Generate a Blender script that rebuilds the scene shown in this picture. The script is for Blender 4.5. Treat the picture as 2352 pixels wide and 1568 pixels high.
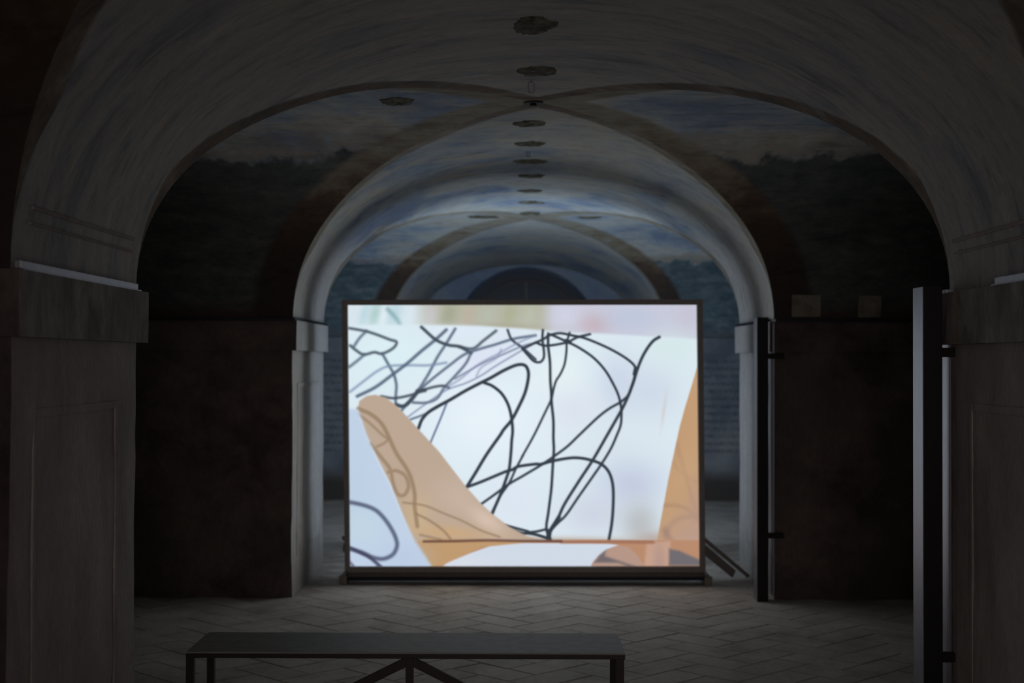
import bpy, bmesh, math, random
import numpy as np
from mathutils import Vector, noise, Matrix

for o in list(bpy.data.objects):
    bpy.data.objects.remove(o)
sc = bpy.context.scene
col = sc.collection
random.seed(7)

# ------------------------------------------------------------------ camera
F = 3267.0            # focal length in pixels of the 2352 px wide frame
HZ, VX = 830.0, 1195.0  # horizon row and vanishing column
EYE = 1.57
cam_d = bpy.data.cameras.new('camera')
cam = bpy.data.objects.new('camera', cam_d)
col.objects.link(cam)
cam_d.sensor_width = 36
cam_d.lens = 36 * F / 2352
cam.location = (0, 0, EYE)
yaw = math.atan((VX - 1176) / F)
pitch = math.atan((HZ - 784) / F)
cam.rotation_euler = (Matrix.Rotation(yaw, 4, 'Z') @ Matrix.Rotation(math.radians(90) + pitch, 4, 'X')
                      @ Matrix.Rotation(math.radians(0.15), 4, 'Z')).to_euler()
cam_d.dof.use_dof = True
cam_d.dof.focus_distance = 5.7
cam_d.dof.aperture_fstop = 2.6
cam_d.clip_end = 100
sc.camera = cam

# ------------------------------------------------------------------ world, exposure
w = bpy.data.worlds.new('world')
sc.world = w
w.use_nodes = True
w.node_tree.nodes['Background'].inputs[0].default_value = (0.02, 0.022, 0.03, 1)
w.node_tree.nodes['Background'].inputs[1].default_value = 0.0
vs = sc.view_settings
vs.view_transform = 'Standard'
vs.look = 'None'
vs.gamma = 1
vs.use_curve_mapping = False
EXPOSURE = 0.0
vs.exposure = EXPOSURE
SCREEN_GAIN = 1.12     # strength of the lit projection
REAR_GAIN = 1.0        # the projector throws onto the back of the cloth, which glows brighter than the front
# unseen fill lamp added behind the camera to lift the dark walls
ld = bpy.data.lights.new('rear_fill', 'AREA')
ld.shape = 'RECTANGLE'
ld.size, ld.size_y = 1.6, 1.6
ld.energy = 3.3
ld.spread = math.radians(50)
ld.color = (1.0, 0.90, 0.87)
lo = bpy.data.objects.new('rear_fill', ld)
col.objects.link(lo)
lo.location = (0.1, -0.8, 1.5)
lo.rotation_euler = (math.radians(90), 0, 0)
# spill of the projector that stands in the bay behind the screen
pd = bpy.data.lights.new('projector_spill', 'AREA')
pd.shape = 'RECTANGLE'
pd.size, pd.size_y = 2.0, 1.2
pd.energy = 30.0
pd.color = (0.66, 0.82, 1.0)
po = bpy.data.objects.new('projector_spill', pd)
col.objects.link(po)
po.location = (0.09, 11.9, 0.9)
po.rotation_euler = (math.radians(110), 0, 0)
sc.cycles.use_adaptive_sampling = True
sc.cycles.adaptive_threshold = 0.04
sc.cycles.adaptive_min_samples = 16
sc.cycles.use_denoising = True
sc.cycles.max_bounces = 8
sc.cycles.diffuse_bounces = 6
sc.cycles.sample_clamp_indirect = 4

# ------------------------------------------------------------------ helpers
def P(px, py, d):
    "point seen at a pixel of the photograph, d metres into the hall"
    return Vector(((px - VX) * d / F, d, EYE + (HZ - py) * d / F))

def link(name, me, mats, parent=None):
    o = bpy.data.objects.new(name, me)
    col.objects.link(o)
    if mats is not None:
        for m in (mats if isinstance(mats, (list, tuple)) else [mats]):
            me.materials.append(m)
    if parent is not None:
        o.parent = parent
        o.matrix_parent_inverse = Matrix.Translation(parent.location).inverted() if parent.type == 'EMPTY' else Matrix()
    return o

def empty(name, loc):
    o = bpy.data.objects.new(name, None)
    o.empty_display_size = 0.1
    o.location = loc
    col.objects.link(o)
    return o

def tag(o, label=None, cat=None, group=None, kind=None):
    if label: o['label'] = label
    if cat: o['category'] = cat
    if group: o['group'] = group
    if kind: o['kind'] = kind
    return o

def mesh_from_bm(name, bm):
    me = bpy.data.meshes.new(name)
    bm.normal_update()
    bm.to_mesh(me)
    bm.free()
    return me

def box_bm(bm, lo, hi, bevel=0.0, rot=None, pivot=None):
    r = bmesh.ops.create_cube(bm, size=1)
    vs_ = r['verts']
    lo, hi = Vector(lo), Vector(hi)
    c = (lo + hi) / 2
    s = hi - lo
    for v in vs_:
        v.co = Vector((v.co.x * s.x, v.co.y * s.y, v.co.z * s.z)) + c
    if bevel:
        es = list({e for v in vs_ for e in v.link_edges})
        r2 = bmesh.ops.bevel(bm, geom=es, offset=bevel, segments=2, affect='EDGES', profile=0.6)
        vs_ = list(set(r2['verts']) | {v for v in vs_ if v.is_valid})
    if rot is not None:
        pv = pivot if pivot is not None else c
        for v in vs_:
            v.co = rot @ (v.co - pv) + pv
    return vs_

def box(name, lo, hi, mat, parent=None, bevel=0.004):
    bm = bmesh.new()
    box_bm(bm, lo, hi, bevel)
    return link(name, mesh_from_bm(name, bm), mat, parent)

def bar_bm(bm, a, b, wx, wz, bevel=0.002, up=Vector((0, 0, 1))):
    "a square tube from a to b"
    a, b = Vector(a), Vector(b)
    d = b - a
    L = d.length
    z = d.normalized()
    x = up.cross(z)
    if x.length < 1e-4: x = Vector((1, 0, 0))
    x.normalize()
    y = z.cross(x)
    M = Matrix((x, y, z)).transposed()
    vv = box_bm(bm, (-wx / 2, -wz / 2, 0), (wx / 2, wz / 2, L), bevel)
    for v in vv:
        v.co = M @ v.co + a

def bar(name, a, b, wx, wz, mat, parent=None, up=Vector((0, 0, 1))):
    bm = bmesh.new()
    bar_bm(bm, a, b, wx, wz, up=up)
    return link(name, mesh_from_bm(name, bm), mat, parent)

# ------------------------------------------------------------------ materials
class NT:
    def __init__(s, name):
        s.m = bpy.data.materials.new(name)
        s.m.use_nodes = True
        s.t = s.m.node_tree
        s.n = s.t.nodes
        s.b = s.n['Principled BSDF']
        s.geo = s.n.new('ShaderNodeNewGeometry')
    def node(s, typ, **kw):
        n = s.n.new(typ)
        for k, v in kw.items():
            setattr(n, k, v)
        return n
    def ln(s, a, b):
        s.t.links.new(a, b)
    def pos(s, scale=(1, 1, 1)):
        mp = s.node('ShaderNodeMapping')
        mp.inputs['Scale'].default_value = scale
        s.ln(s.geo.outputs['Position'], mp.inputs['Vector'])
        return mp.outputs[0]
    def noise(s, scale, detail=5, rough=0.6, vec=None, dist=0.0):
        n = s.node('ShaderNodeTexNoise')
        n.inputs['Scale'].default_value = scale
        n.inputs['Detail'].default_value = detail
        n.inputs['Roughness'].default_value = rough
        n.inputs['Distortion'].default_value = dist
        s.ln(vec if vec is not None else s.pos(), n.inputs['Vector'])
        return n.outputs['Fac']
    def ramp(s, fac, stops):
        r = s.node('ShaderNodeValToRGB')
        e = r.color_ramp.elements
        while len(e) < len(stops): e.new(0.5)
        for el, (p, c) in zip(e, stops):
            el.position = p
            el.color = (*c, 1) if isinstance(c, (tuple, list)) else (c, c, c, 1)
        s.ln(fac, r.inputs[0])
        return r.outputs[0]
    def mix(s, fac, a, b, mode='MIX'):
        m = s.node('ShaderNodeMix', data_type='RGBA', blend_type=mode)
        for sock, v in ((m.inputs[0], fac), (m.inputs[6], a), (m.inputs[7], b)):
            if hasattr(v, 'is_linked'): s.ln(v, sock)
            elif isinstance(v, (tuple, list)): sock.default_value = (*v, 1)
            else: sock.default_value = v
        return m.outputs[2]
    def math(s, op, a, b=0.0, c=0.0):
        m = s.node('ShaderNodeMath', operation=op)
        for i, v in enumerate((a, b, c)):
            if hasattr(v, 'is_linked'): s.ln(v, m.inputs[i])
            else: m.inputs[i].default_value = v
        return m.outputs[0]
    def sstep(s, v, lo, hi):
        m = s.node('ShaderNodeMapRange', interpolation_type='SMOOTHSTEP')
        s.ln(v, m.inputs['Value'])
        m.inputs['From Min'].default_value = lo
        m.inputs['From Max'].default_value = hi
        return m.outputs[0]
    def xyz(s):
        n = s.node('ShaderNodeSeparateXYZ')
        s.ln(s.geo.outputs['Position'], n.inputs[0])
        return n.outputs
    def bump(s, h, dist=0.01, strength=0.6):
        b = s.node('ShaderNodeBump')
        b.inputs['Distance'].default_value = dist
        b.inputs['Strength'].default_value = strength
        s.ln(h, b.inputs['Height'])
        s.ln(b.outputs[0], s.b.inputs['Normal'])
    def done(s, colr, rough=0.9, metal=0.0, spec=0.2):
        if hasattr(colr, 'is_linked'): s.ln(colr, s.b.inputs['Base Color'])
        else: s.b.inputs['Base Color'].default_value = (*colr, 1)
        s.b.inputs['Roughness'].default_value = rough
        s.b.inputs['Metallic'].default_value = metal
        s.b.inputs['Specular IOR Level'].default_value = spec
        return s.m

def sky_colour(t, soft=1.0):
    "faded painted sky: pale plaster, blue washes, ochre cloud patches"
    a = t.noise(1.1, 6, 0.62, t.pos((1, 0.7, 2.2)), 0.6)
    b = t.noise(1.7, 5, 0.6, t.pos((0.8, 1.4, 3.0)), 0.4)
    c = t.noise(9.0, 6, 0.7)
    base = t.ramp(a, [(0.36, (0.36, 0.46, 0.66)), (0.45, (0.54, 0.64, 0.76)), (0.55, (0.76, 0.80, 0.80)), (0.70, (0.86, 0.84, 0.76))])
    base = t.mix(t.ramp(b, [(0.50, 0.0), (0.62, 0.75)]), base, (0.82, 0.77, 0.66))
    return t.mix(0.5, base, t.ramp(c, [(0.3, (0.68, 0.69, 0.71)), (0.6, (1, 1, 0.98))]), 'MULTIPLY'), a, b, c

def make_fresco(name, side, warm=0.0, sky_gain=1.0):
    """side=True: a cell of the cross vault (painted sky above, dark trees below);
    side=False: the barrel along the hall, faded plaster"""
    t = NT(name)
    sky, a, b, c = sky_colour(t)
    x, y, z = t.xyz()
    att = t.node('ShaderNodeAttribute', attribute_name='groin')
    g = att.outputs['Fac']
    if side:
        bnd = t.math('ADD', z, t.math('MULTIPLY', t.noise(3.2, 8, 0.62, t.pos((1, 0.5, 0.6))), -0.30))
        # the tree line sits at different heights in the two bays
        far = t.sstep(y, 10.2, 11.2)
        line = t.math('ADD', t.math('MULTIPLY', far, -0.16), 2.66)
        v = t.math('SUBTRACT', bnd, line)
        k = t.sstep(v, -0.025, 0.03)
        dk = t.noise(6.0, 7, 0.7, t.pos((1, 0.6, 2.5)))
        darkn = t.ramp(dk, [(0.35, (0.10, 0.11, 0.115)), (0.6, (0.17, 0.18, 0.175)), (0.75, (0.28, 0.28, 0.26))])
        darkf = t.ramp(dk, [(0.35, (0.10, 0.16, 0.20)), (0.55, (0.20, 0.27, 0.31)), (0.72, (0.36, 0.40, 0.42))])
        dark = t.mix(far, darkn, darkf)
        colr = t.mix(k, dark, sky)
        # ochre glow just above the painted tree line
        glow = t.math('MULTIPLY', t.sstep(v, 0.0, 0.02), t.math('SUBTRACT', 1.0, t.sstep(v, 0.03, 0.10)))
        colr = t.mix(t.math('MULTIPLY', glow, 0.55), colr, (0.45, 0.36, 0.27))
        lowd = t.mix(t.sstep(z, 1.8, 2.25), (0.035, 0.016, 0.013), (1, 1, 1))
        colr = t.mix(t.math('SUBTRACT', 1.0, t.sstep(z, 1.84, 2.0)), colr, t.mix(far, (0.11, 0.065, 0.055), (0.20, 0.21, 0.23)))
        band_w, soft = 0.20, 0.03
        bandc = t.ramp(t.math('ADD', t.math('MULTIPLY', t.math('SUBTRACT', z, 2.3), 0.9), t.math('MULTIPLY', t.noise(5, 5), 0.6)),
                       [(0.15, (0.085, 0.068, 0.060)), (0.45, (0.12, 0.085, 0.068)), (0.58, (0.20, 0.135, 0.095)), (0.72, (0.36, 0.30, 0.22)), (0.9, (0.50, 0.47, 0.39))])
    else:
        st = t.noise(2.2, 8, 0.68, t.pos((0.5, 2.6, 0.6)), 0.3)
        near = t.math('SUBTRACT', 1.0, t.sstep(y, 7.7, 8.3))
        pl = t.ramp(st, [(0.32, (0.46, 0.48, 0.53)), (0.46, (0.66, 0.65, 0.64)), (0.60, (0.74, 0.70, 0.64)), (0.75, (0.86, 0.84, 0.81))])
        pl = t.mix(t.ramp(t.noise(1.5, 5, 0.6, t.pos((0.7, 1.5, 1)), 0.5), [(0.54, 0.0), (0.68, 0.75)]), pl, (0.40, 0.47, 0.58))
        skyf = t.mix(t.sstep(z, 2.25, 2.6), (0.84, 0.82, 0.79), sky)
        skyf = t.mix(t.ramp(t.noise(3.0, 6, 0.65), [(0.45, 0.0), (0.7, 0.5)]), skyf, (0.74, 0.72, 0.68))
        colr = t.mix(near, skyf, pl)
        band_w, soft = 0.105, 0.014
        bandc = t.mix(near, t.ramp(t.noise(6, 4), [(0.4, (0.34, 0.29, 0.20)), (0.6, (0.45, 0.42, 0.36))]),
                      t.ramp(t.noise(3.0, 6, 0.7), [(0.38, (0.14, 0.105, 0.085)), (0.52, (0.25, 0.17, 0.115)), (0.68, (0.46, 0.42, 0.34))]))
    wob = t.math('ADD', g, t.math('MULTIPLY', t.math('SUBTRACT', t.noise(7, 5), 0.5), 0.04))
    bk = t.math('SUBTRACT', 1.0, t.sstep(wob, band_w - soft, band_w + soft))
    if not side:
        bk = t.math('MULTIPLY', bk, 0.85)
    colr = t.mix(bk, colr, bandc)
    mid = t.noise(7.0, 8, 0.72, t.pos((0.45, 1.8, 0.7)), 0.5)
    colr = t.mix(0.75, colr, t.ramp(mid, [(0.34, (0.50, 0.52, 0.56)), (0.48, (0.92, 0.91, 0.90)), (0.66, (1, 1, 1))]), 'MULTIPLY')
    # fine grime
    fine = t.noise(45, 4, 0.7, t.pos((0.5, 1.6, 1)))
    colr = t.mix(0.6, colr, t.ramp(fine, [(0.3, (0.72, 0.72, 0.72)), (0.65, (1, 1, 1))]), 'MULTIPLY')
    t.bump(t.math('ADD', t.math('MULTIPLY', c, 0.7), t.math('MULTIPLY', fine, 0.3)), 0.012, 0.5)
    return t.done(colr, 0.92)

def make_plaster(name, ramp, blotch, scale=3.0, vert=True, low=None):
    t = NT(name)
    a = t.noise(scale, 7, 0.66, t.pos((1, 1, 0.45) if vert else (1, 1, 1)), 0.3)
    b = t.noise(scale * 0.45, 4, 0.6)
    f = t.noise(60, 4, 0.7, t.pos((1, 1, 0.4)))
    c = t.ramp(a, ramp)
    c = t.mix(t.ramp(b, [(0.46, 0.0), (0.66, 0.7)]), c, blotch)
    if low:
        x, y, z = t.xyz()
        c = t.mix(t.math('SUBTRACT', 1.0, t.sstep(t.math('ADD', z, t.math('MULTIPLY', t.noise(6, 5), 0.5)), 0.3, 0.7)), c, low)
    c = t.mix(0.55, c, t.ramp(f, [(0.3, (0.6, 0.6, 0.6)), (0.65, (1, 1, 1))]), 'MULTIPLY')
    t.bump(t.math('ADD', t.math('MULTIPLY', a, 0.8), t.math('MULTIPLY', f, 0.2)), 0.014, 0.6)
    return t.done(c, 0.9)

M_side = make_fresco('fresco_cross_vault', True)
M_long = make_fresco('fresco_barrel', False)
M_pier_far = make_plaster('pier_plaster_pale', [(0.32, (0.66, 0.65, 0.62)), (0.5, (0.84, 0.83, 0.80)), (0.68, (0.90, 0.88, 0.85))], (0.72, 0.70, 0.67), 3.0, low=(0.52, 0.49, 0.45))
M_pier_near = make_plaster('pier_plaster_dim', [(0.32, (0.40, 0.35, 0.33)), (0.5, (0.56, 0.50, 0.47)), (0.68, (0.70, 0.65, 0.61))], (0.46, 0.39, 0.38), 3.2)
M_capital = make_plaster('capital_stone', [(0.34, (0.24, 0.22, 0.19)), (0.5, (0.44, 0.41, 0.37)), (0.68, (0.62, 0.59, 0.54))], (0.28, 0.24, 0.21), 6.0)
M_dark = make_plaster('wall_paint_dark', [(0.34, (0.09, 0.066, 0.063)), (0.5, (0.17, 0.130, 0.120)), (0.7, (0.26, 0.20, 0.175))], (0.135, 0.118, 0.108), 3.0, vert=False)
M_end = make_plaster('end_wall_blue', [(0.34, (0.34, 0.44, 0.66)), (0.5, (0.48, 0.58, 0.74)), (0.7, (0.62, 0.68, 0.74))], (0.50, 0.56, 0.66), 1.6, vert=False)
M_patch = make_plaster('repair_mortar', [(0.38, (0.06, 0.058, 0.042)), (0.5, (0.19, 0.18, 0.135)), (0.64, (0.36, 0.34, 0.26))], (0.15, 0.14, 0.10), 16.0, vert=False)
M_square = make_plaster('bare_plaster', [(0.36, (0.18, 0.155, 0.125)), (0.5, (0.32, 0.28, 0.23)), (0.68, (0.44, 0.39, 0.32))], (0.40, 0.34, 0.26), 9.0, vert=False)

def make_inscribed():
    "far wall carrying rows of faded painted lettering too far away to read"
    t = NT('inscribed_wall')
    x, y, z = t.xyz()
    a = t.noise(2.0, 6, 0.65)
    base = t.ramp(a, [(0.35, (0.17, 0.19, 0.22)), (0.5, (0.26, 0.27, 0.30)), (0.68, (0.36, 0.36, 0.37))])
    row = t.math('FRACT', t.math('DIVIDE', z, 0.085))
    rk = t.math('MULTIPLY', t.sstep(row, 0.3, 0.4), t.math('SUBTRACT', 1.0, t.sstep(row, 0.72, 0.82)))
    letters = t.sstep(t.noise(30, 3, 0.7, t.pos((1.4, 1, 0.8))), 0.42, 0.58)
    inside = t.math('MULTIPLY', t.sstep(z, 0.50, 0.55), t.math('SUBTRACT', 1.0, t.sstep(z, 1.62, 1.68)))
    k = t.math('MULTIPLY', t.math('MULTIPLY', rk, letters), inside)
    c = t.mix(t.math('MULTIPLY', k, 0.5), base, (0.035, 0.035, 0.045))
    c = t.mix(t.math('SUBTRACT', 1.0, t.sstep(z, 0.18, 0.42)), c, (0.10, 0.085, 0.075))
    t.bump(a, 0.01, 0.5)
    return t.done(c, 0.9)
M_inscr = make_inscribed()

def make_tile():
    t = NT('worn_terracotta')
    oi = t.node('ShaderNodeObjectInfo')
    a = t.noise(2.4, 7, 0.65, None, 0.4)
    f = t.noise(30, 5, 0.7)
    c = t.ramp(a, [(0.33, (0.47, 0.41, 0.36)), (0.5, (0.70, 0.63, 0.55)), (0.66, (0.84, 0.77, 0.68))])
    c = t.mix(t.ramp(oi.outputs['Random'], [(0.0, 0.0), (1.0, 0.35)]), c, (0.55, 0.49, 0.44))
    c = t.mix(0.6, c, t.ramp(f, [(0.3, (0.6, 0.6, 0.6)), (0.65, (1, 1, 1))]), 'MULTIPLY')
    t.bump(t.math('ADD', t.math('MULTIPLY', a, 0.6), t.math('MULTIPLY', f, 0.4)), 0.006, 0.5)
    return t.done(c, 0.72, 0, 0.3)
M_tile = make_tile()
def make_plain(name, c, rough, metal=0.0, spec=0.4, nscale=40, amount=0.35):
    t = NT(name)
    f = t.noise(nscale, 5, 0.65, t.pos((1, 1, 0.25)))
    cc = t.mix(amount, c, t.ramp(f, [(0.3, (0.4, 0.4, 0.4)), (0.7, (1, 1, 1))]), 'MULTIPLY')
    t.bump(f, 0.001, 0.3)
    return t.done(cc, rough, metal, spec)
M_grout = make_plain('grout', (0.50, 0.44, 0.39), 0.95)
M_frame = make_plain('screen_frame_black', (0.30, 0.26, 0.24), 0.55)
M_rail = make_plain('screen_rail_grey', (0.22, 0.19, 0.18), 0.6)
M_steel_black = make_plain('black_painted_steel', (0.030, 0.016, 0.014), 0.5)
M_post = make_plain('gate_steel', (0.34, 0.34, 0.38), 0.42, 0.85)
M_postblack = make_plain('gate_post_black', (0.012, 0.009, 0.010), 0.6)
M_alu = make_plain('dull_aluminium', (0.62, 0.62, 0.68), 0.45, 0.55, nscale=20, amount=0.25)
M_alu_dark = make_plain('dark_channel', (0.03, 0.03, 0.045), 0.5, 0.4)  # shade on the far trays is put into this colour
M_bench = make_plain('bench_board_grey', (0.36, 0.35, 0.31), 0.55, nscale=18, amount=0.5)
M_iron = make_plain('old_iron', (0.03, 0.025, 0.02), 0.7, 0.3)
M_foot = make_plain('angle_bracket_pale', (0.35, 0.30, 0.23), 0.6)
M_glass = make_plain('far_window_dark', (0.04, 0.055, 0.09), 0.3)

# ------------------------------------------------------------------ the hall
X0 = 0.086           # centre line of the hall
HW = 1.60            # half width between the piers
SPR, CR = 1.84, 2.945  # springing and crown heights
XS = 3.45            # half width at the side walls
PIERS = [(-0.9, 0.34), (4.21, 5.59), (9.46, 10.94), (16.2, 20.2)]
BAYS = [(0.34, 4.21), (5.59, 9.46), (10.94, 16.2)]
def prof(s):
    s = min(1.0, abs(s))
    return SPR + (CR - SPR) * (1 - s ** 2.12) ** (1 / 2.12)
def wob(x, y):
    return 0.010 * noise.noise(Vector((x * 1.3, y * 1.3, 3.1)))
def sgrid(n):
    # denser towards the springing
    return [math.sin(t * math.pi / 2) for t in np.linspace(-1, 1, n)]

def grid_mesh(name, rows, mat, parent, gro):
    "rows: list of rows of points; gro: same shape, groin distances"
    n, m = len(rows), len(rows[0])
    verts = [p for r in rows for p in r]
    faces = [(i * m + j, i * m + j + 1, (i + 1) * m + j + 1, (i + 1) * m + j) for i in range(n - 1) for j in range(m - 1)]
    me = bpy.data.meshes.new(name)
    me.from_pydata([tuple(v) for v in verts], [], faces)
    at = me.attributes.new('groin', 'FLOAT', 'POINT')
    at.data.foreach_set('value', [g for r in gro for g in r])
    for p in me.polygons: p.use_smooth = True
    return link(name, me, mat, parent)

ceiling = empty('ceiling', (X0, 7.5, CR))
tag(ceiling, 'dim cross-vaulted ceiling with faded painted sky', None, None, 'structure')

S = sgrid(61)
for (y0, y1) in PIERS:
    ys = np.linspace(y0, y1, 12)
    rows = [[(X0 + HW * s, y, prof(s) + wob(X0 + HW * s, y)) for y in ys] for s in S]
    grid_mesh('barrel_soffit', rows, M_long, ceiling, [[9.0] * 12 for _ in S])
for (y0, y1) in BAYS:
    mid, a = (y0 + y1) / 2, (y1 - y0) / 2
    T = np.linspace(0, 1, 16)
    for sg in (-1, 1):   # the two cells along the hall
        rows, gr = [], []
        for s in S:
            r, gg = [], []
            for t_ in T:
                yy = abs(s) + (1 - abs(s)) * t_
                X, Y = X0 + HW * s, mid + sg * a * yy
                r.append((X, Y, prof(s) + wob(X, Y)))
                gg.append((yy - abs(s)) * a * HW / math.hypot(a, HW))
            rows.append(r); gr.append(gg)
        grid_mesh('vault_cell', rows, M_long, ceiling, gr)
    T = np.linspace(0, 1, 20) ** 1.4
    for sg in (-1, 1):   # the two cells opening to the sides
        rows, gr = [], []
        for s in S:
            r, gg = [], []
            for t_ in T:
                xx = HW * abs(s) + (XS - HW * abs(s)) * t_
                X, Y = X0 + sg * xx, mid + a * s
                r.append((X, Y, prof(s) + wob(X, Y)))
                gg.append((xx / HW - abs(s)) * a * HW / math.hypot(a, HW))
            rows.append(r); gr.append(gg)
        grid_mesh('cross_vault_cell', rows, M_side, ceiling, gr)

# piers: shaft + capital, each a block between the bays
def pier_face(y0, y1, sx, z0, z1, grow, mats, parent, name, rough=0.006):
    """block of a pier seen from the hall: inner face and the two returns running to the side wall"""
    xi = X0 + sx * (HW - grow)
    xo = X0 + sx * XS
    a0, a1 = y0 - grow, y1 + grow
    bm = bmesh.new()
    path = [(xo, a0), (xi, a0), (xi, a1), (xo, a1)]
    pts = []
    for k in range(3):
        (xa, ya), (xb, yb) = path[k], path[k + 1]
        n = 14 if k == 1 else 10
        for i in range(n):
            tt = i / n
            if k == 0: tt = 1 - (1 - tt) ** 1.3
            pts.append((xa + (xb - xa) * tt, ya + (yb - ya) * tt, k))
    pts.append((xo, a1, 2))
    nz = max(3, int((z1 - z0) / 0.09))
    grid = []
    for j in range(nz + 1):
        z = z0 + (z1 - z0) * j / nz
        row = []
        for (x, y, k) in pts:
            d = noise.noise(Vector((x * 3, y * 3, z * 3))) * rough + noise.noise(Vector((x * 13, y * 13, z * 13))) * rough * 0.5
            row.append(bm.verts.new((x - sx * d, y + d, z)))
        grid.append(row)
    for j in range(nz):
        for i in range(len(pts) - 1):
            f = bm.faces.new((grid[j][i], grid[j][i + 1], grid[j + 1][i + 1], grid[j + 1][i]))
            f.material_index = 0 if pts[i][2] == 1 else 1
    for row, flip in ((grid[0], 1), (grid[-1], 0)):   # cap
        f = bm.faces.new(row if flip else row[::-1])
        f.material_index = 1
    bmesh.ops.recalc_face_normals(bm, faces=bm.faces)
    return link(name, mesh_from_bm(name, bm), mats, parent)

side_name = {-1: 'left', 1: 'right'}
for i, (y0, y1) in enumerate(PIERS):
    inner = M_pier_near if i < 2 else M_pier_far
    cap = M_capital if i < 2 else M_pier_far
    for sx in (-1, 1):
        p = empty('pier', (X0 + sx * HW, (y0 + y1) / 2, 0))
        tag(p, kind='structure')
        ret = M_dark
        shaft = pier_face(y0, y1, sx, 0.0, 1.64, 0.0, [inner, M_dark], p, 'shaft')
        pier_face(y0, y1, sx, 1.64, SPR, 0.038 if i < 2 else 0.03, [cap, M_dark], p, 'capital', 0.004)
        # raised moulding of the panel on the inner face
        xi = X0 + sx * HW
        m0, m1, zt = y0 + 0.20, y1 - 0.25, 1.42
        for (lo, hi) in (((m0, 0.25), (m0 + 0.03, zt)), ((m1 - 0.03, 0.25), (m1, zt)),
                         ((m0 + 0.03, zt - 0.03), (m1 - 0.03, zt)), ((m0 + 0.03, 0.25), (m1 - 0.03, 0.28))):
            xa, xb = sorted((xi + sx * 0.01, xi - sx * 0.005))
            box('panel_moulding', (xa, lo[0], lo[1]), (xb, hi[0], hi[1]), inner, p, 0.004)
        # flat mouldings above the impost on the springing of the arch
        if i == 1:
            for zz, hh in ((2.03, 0.012), (1.985, 0.008)):
                s_in = (1 - ((zz - SPR) / (CR - SPR)) ** 2.12) ** (1 / 2.12)
                xm = X0 + sx * HW * s_in
                xa, xb = sorted((xm + sx * 0.03, xm - sx * 0.010))
                box('impost_fillet', (xa, y0 + 0.12, zz), (xb, y1 - 0.12, zz + hh), inner, p, 0.003)

# side walls and the two end walls
for sx in (-1, 1):
    bm = bmesh.new()
    a = box_bm(bm, (X0 + sx * XS if sx > 0 else X0 - XS - 0.3, -1.2, -0.05), (X0 + XS + 0.3 if sx > 0 else X0 - XS, 20.4, 3.3))
    link('wall_' + side_name[sx], mesh_from_bm('wall', bm), M_dark)['kind'] = 'structure'
rear = box('wall_rear', (X0 - XS, -1.1, 0), (X0 + XS, -0.9, 3.2), M_dark)
rear['kind'] = 'structure'
# far cross wall behind the bay: the returns of the last piers are inscribed
for o in list(bpy.data.objects):
    if o.type == 'MESH' and o.name.startswith(('shaft', 'capital')) and o.parent and o.parent.location.y > 16:
        o.data.materials[1] = M_inscr

# floor
floor = box('floor', (X0 - XS - 0.1, -1.1, -0.12), (X0 + XS + 0.1, 20.3, -0.0028), M_grout, None, 0)
floor['kind'] = 'structure'
TW = 0.20
ang = math.radians(45)
ca, sa = math.cos(ang), math.sin(ang)
cands = []
in_pier = lambda x, y: abs(x - X0) > HW - 0.03 and any(a0 - 0.1 < y < a1 + 0.1 for a0, a1 in PIERS)
N = 110
for a in range(-N, N):
    for b in range(-N, N):
        c = (a - b) % 4
        if c == 0: cx, cy, horiz = a + 1.0, b + 0.5, True
        elif c == 2: cx, cy, horiz = a + 0.5, b, False
        else: continue
        X = (cx * ca - cy * sa) * TW + X0
        Y = (cx * sa + cy * ca) * TW + 8.0
        if -0.9 < Y < 20.1 and abs(X - X0) < XS - 0.12 and not in_pier(X, Y):
            if Y < 3.0: continue
            cands.append((X, Y, horiz))
def seen(x, y):
    px = VX + x * F / y
    py = HZ + EYE * F / y
    if not (0 < px < 2352 and 0 < py < 1590): return False
    if px < 312 or px > 2095: return False
    return True
inv = [c for c in cands if seen(c[0], c[1])]
inv.sort(key=lambda c: c[1])
single, rest = inv[:298], set(inv[298:]) | {c for c in cands if not seen(c[0], c[1])}
def tile_verts(bm, L, W, H, j=0.0):
    vv = box_bm(bm, (-L / 2, -W / 2, -H), (L / 2, W / 2, 0), 0.004)
    return vv
tmeshes = []
for k in range(6):
    bm = bmesh.new()
    r = bmesh.ops.create_cube(bm, size=1)
    L, W_ = 2 * TW - 0.004 - random.random() * 0.004, TW - 0.004 - random.random() * 0.004
    for v in r['verts']:
        top = v.co.z > 0
        v.co = Vector((v.co.x * (L - (0.006 if top else 0)) + random.uniform(-.002, .002),
                       v.co.y * (W_ - (0.006 if top else 0)) + random.uniform(-.002, .002), 0.0 if top else -0.02))
    me = mesh_from_bm('tile', bm)
    me.materials.append(M_tile)
    tmeshes.append(me)
for (X, Y, hz_) in single:
    o = bpy.data.objects.new('tile', random.choice(tmeshes))
    col.objects.link(o)
    o.location = (X, Y, random.uniform(-0.0012, 0.0012))
    o.rotation_euler = (random.uniform(-.003, .003), random.uniform(-.003, .003), ang + (0 if hz_ else math.pi / 2) + random.uniform(-.008, .008))
    o.parent = floor
bm = bmesh.new()
for (X, Y, hz_) in rest:
    L, W_ = 2 * TW - 0.006, TW - 0.006
    r = bmesh.ops.create_cube(bm, size=1)
    th = ang + (0 if hz_ else math.pi / 2) + random.uniform(-.006, .006)
    dz = random.uniform(-.002, .002)
    c_, s_ = math.cos(th), math.sin(th)
    for v in r['verts']:
        x, y = v.co.x * L, v.co.y * W_
        v.co = Vector((X + x * c_ - y * s_, Y + x * s_ + y * c_, dz if v.co.z > 0 else -0.015))
so = link('tile_paving', mesh_from_bm('tile_paving', bm), M_tile, floor)
so['kind'] = 'stuff'

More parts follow.
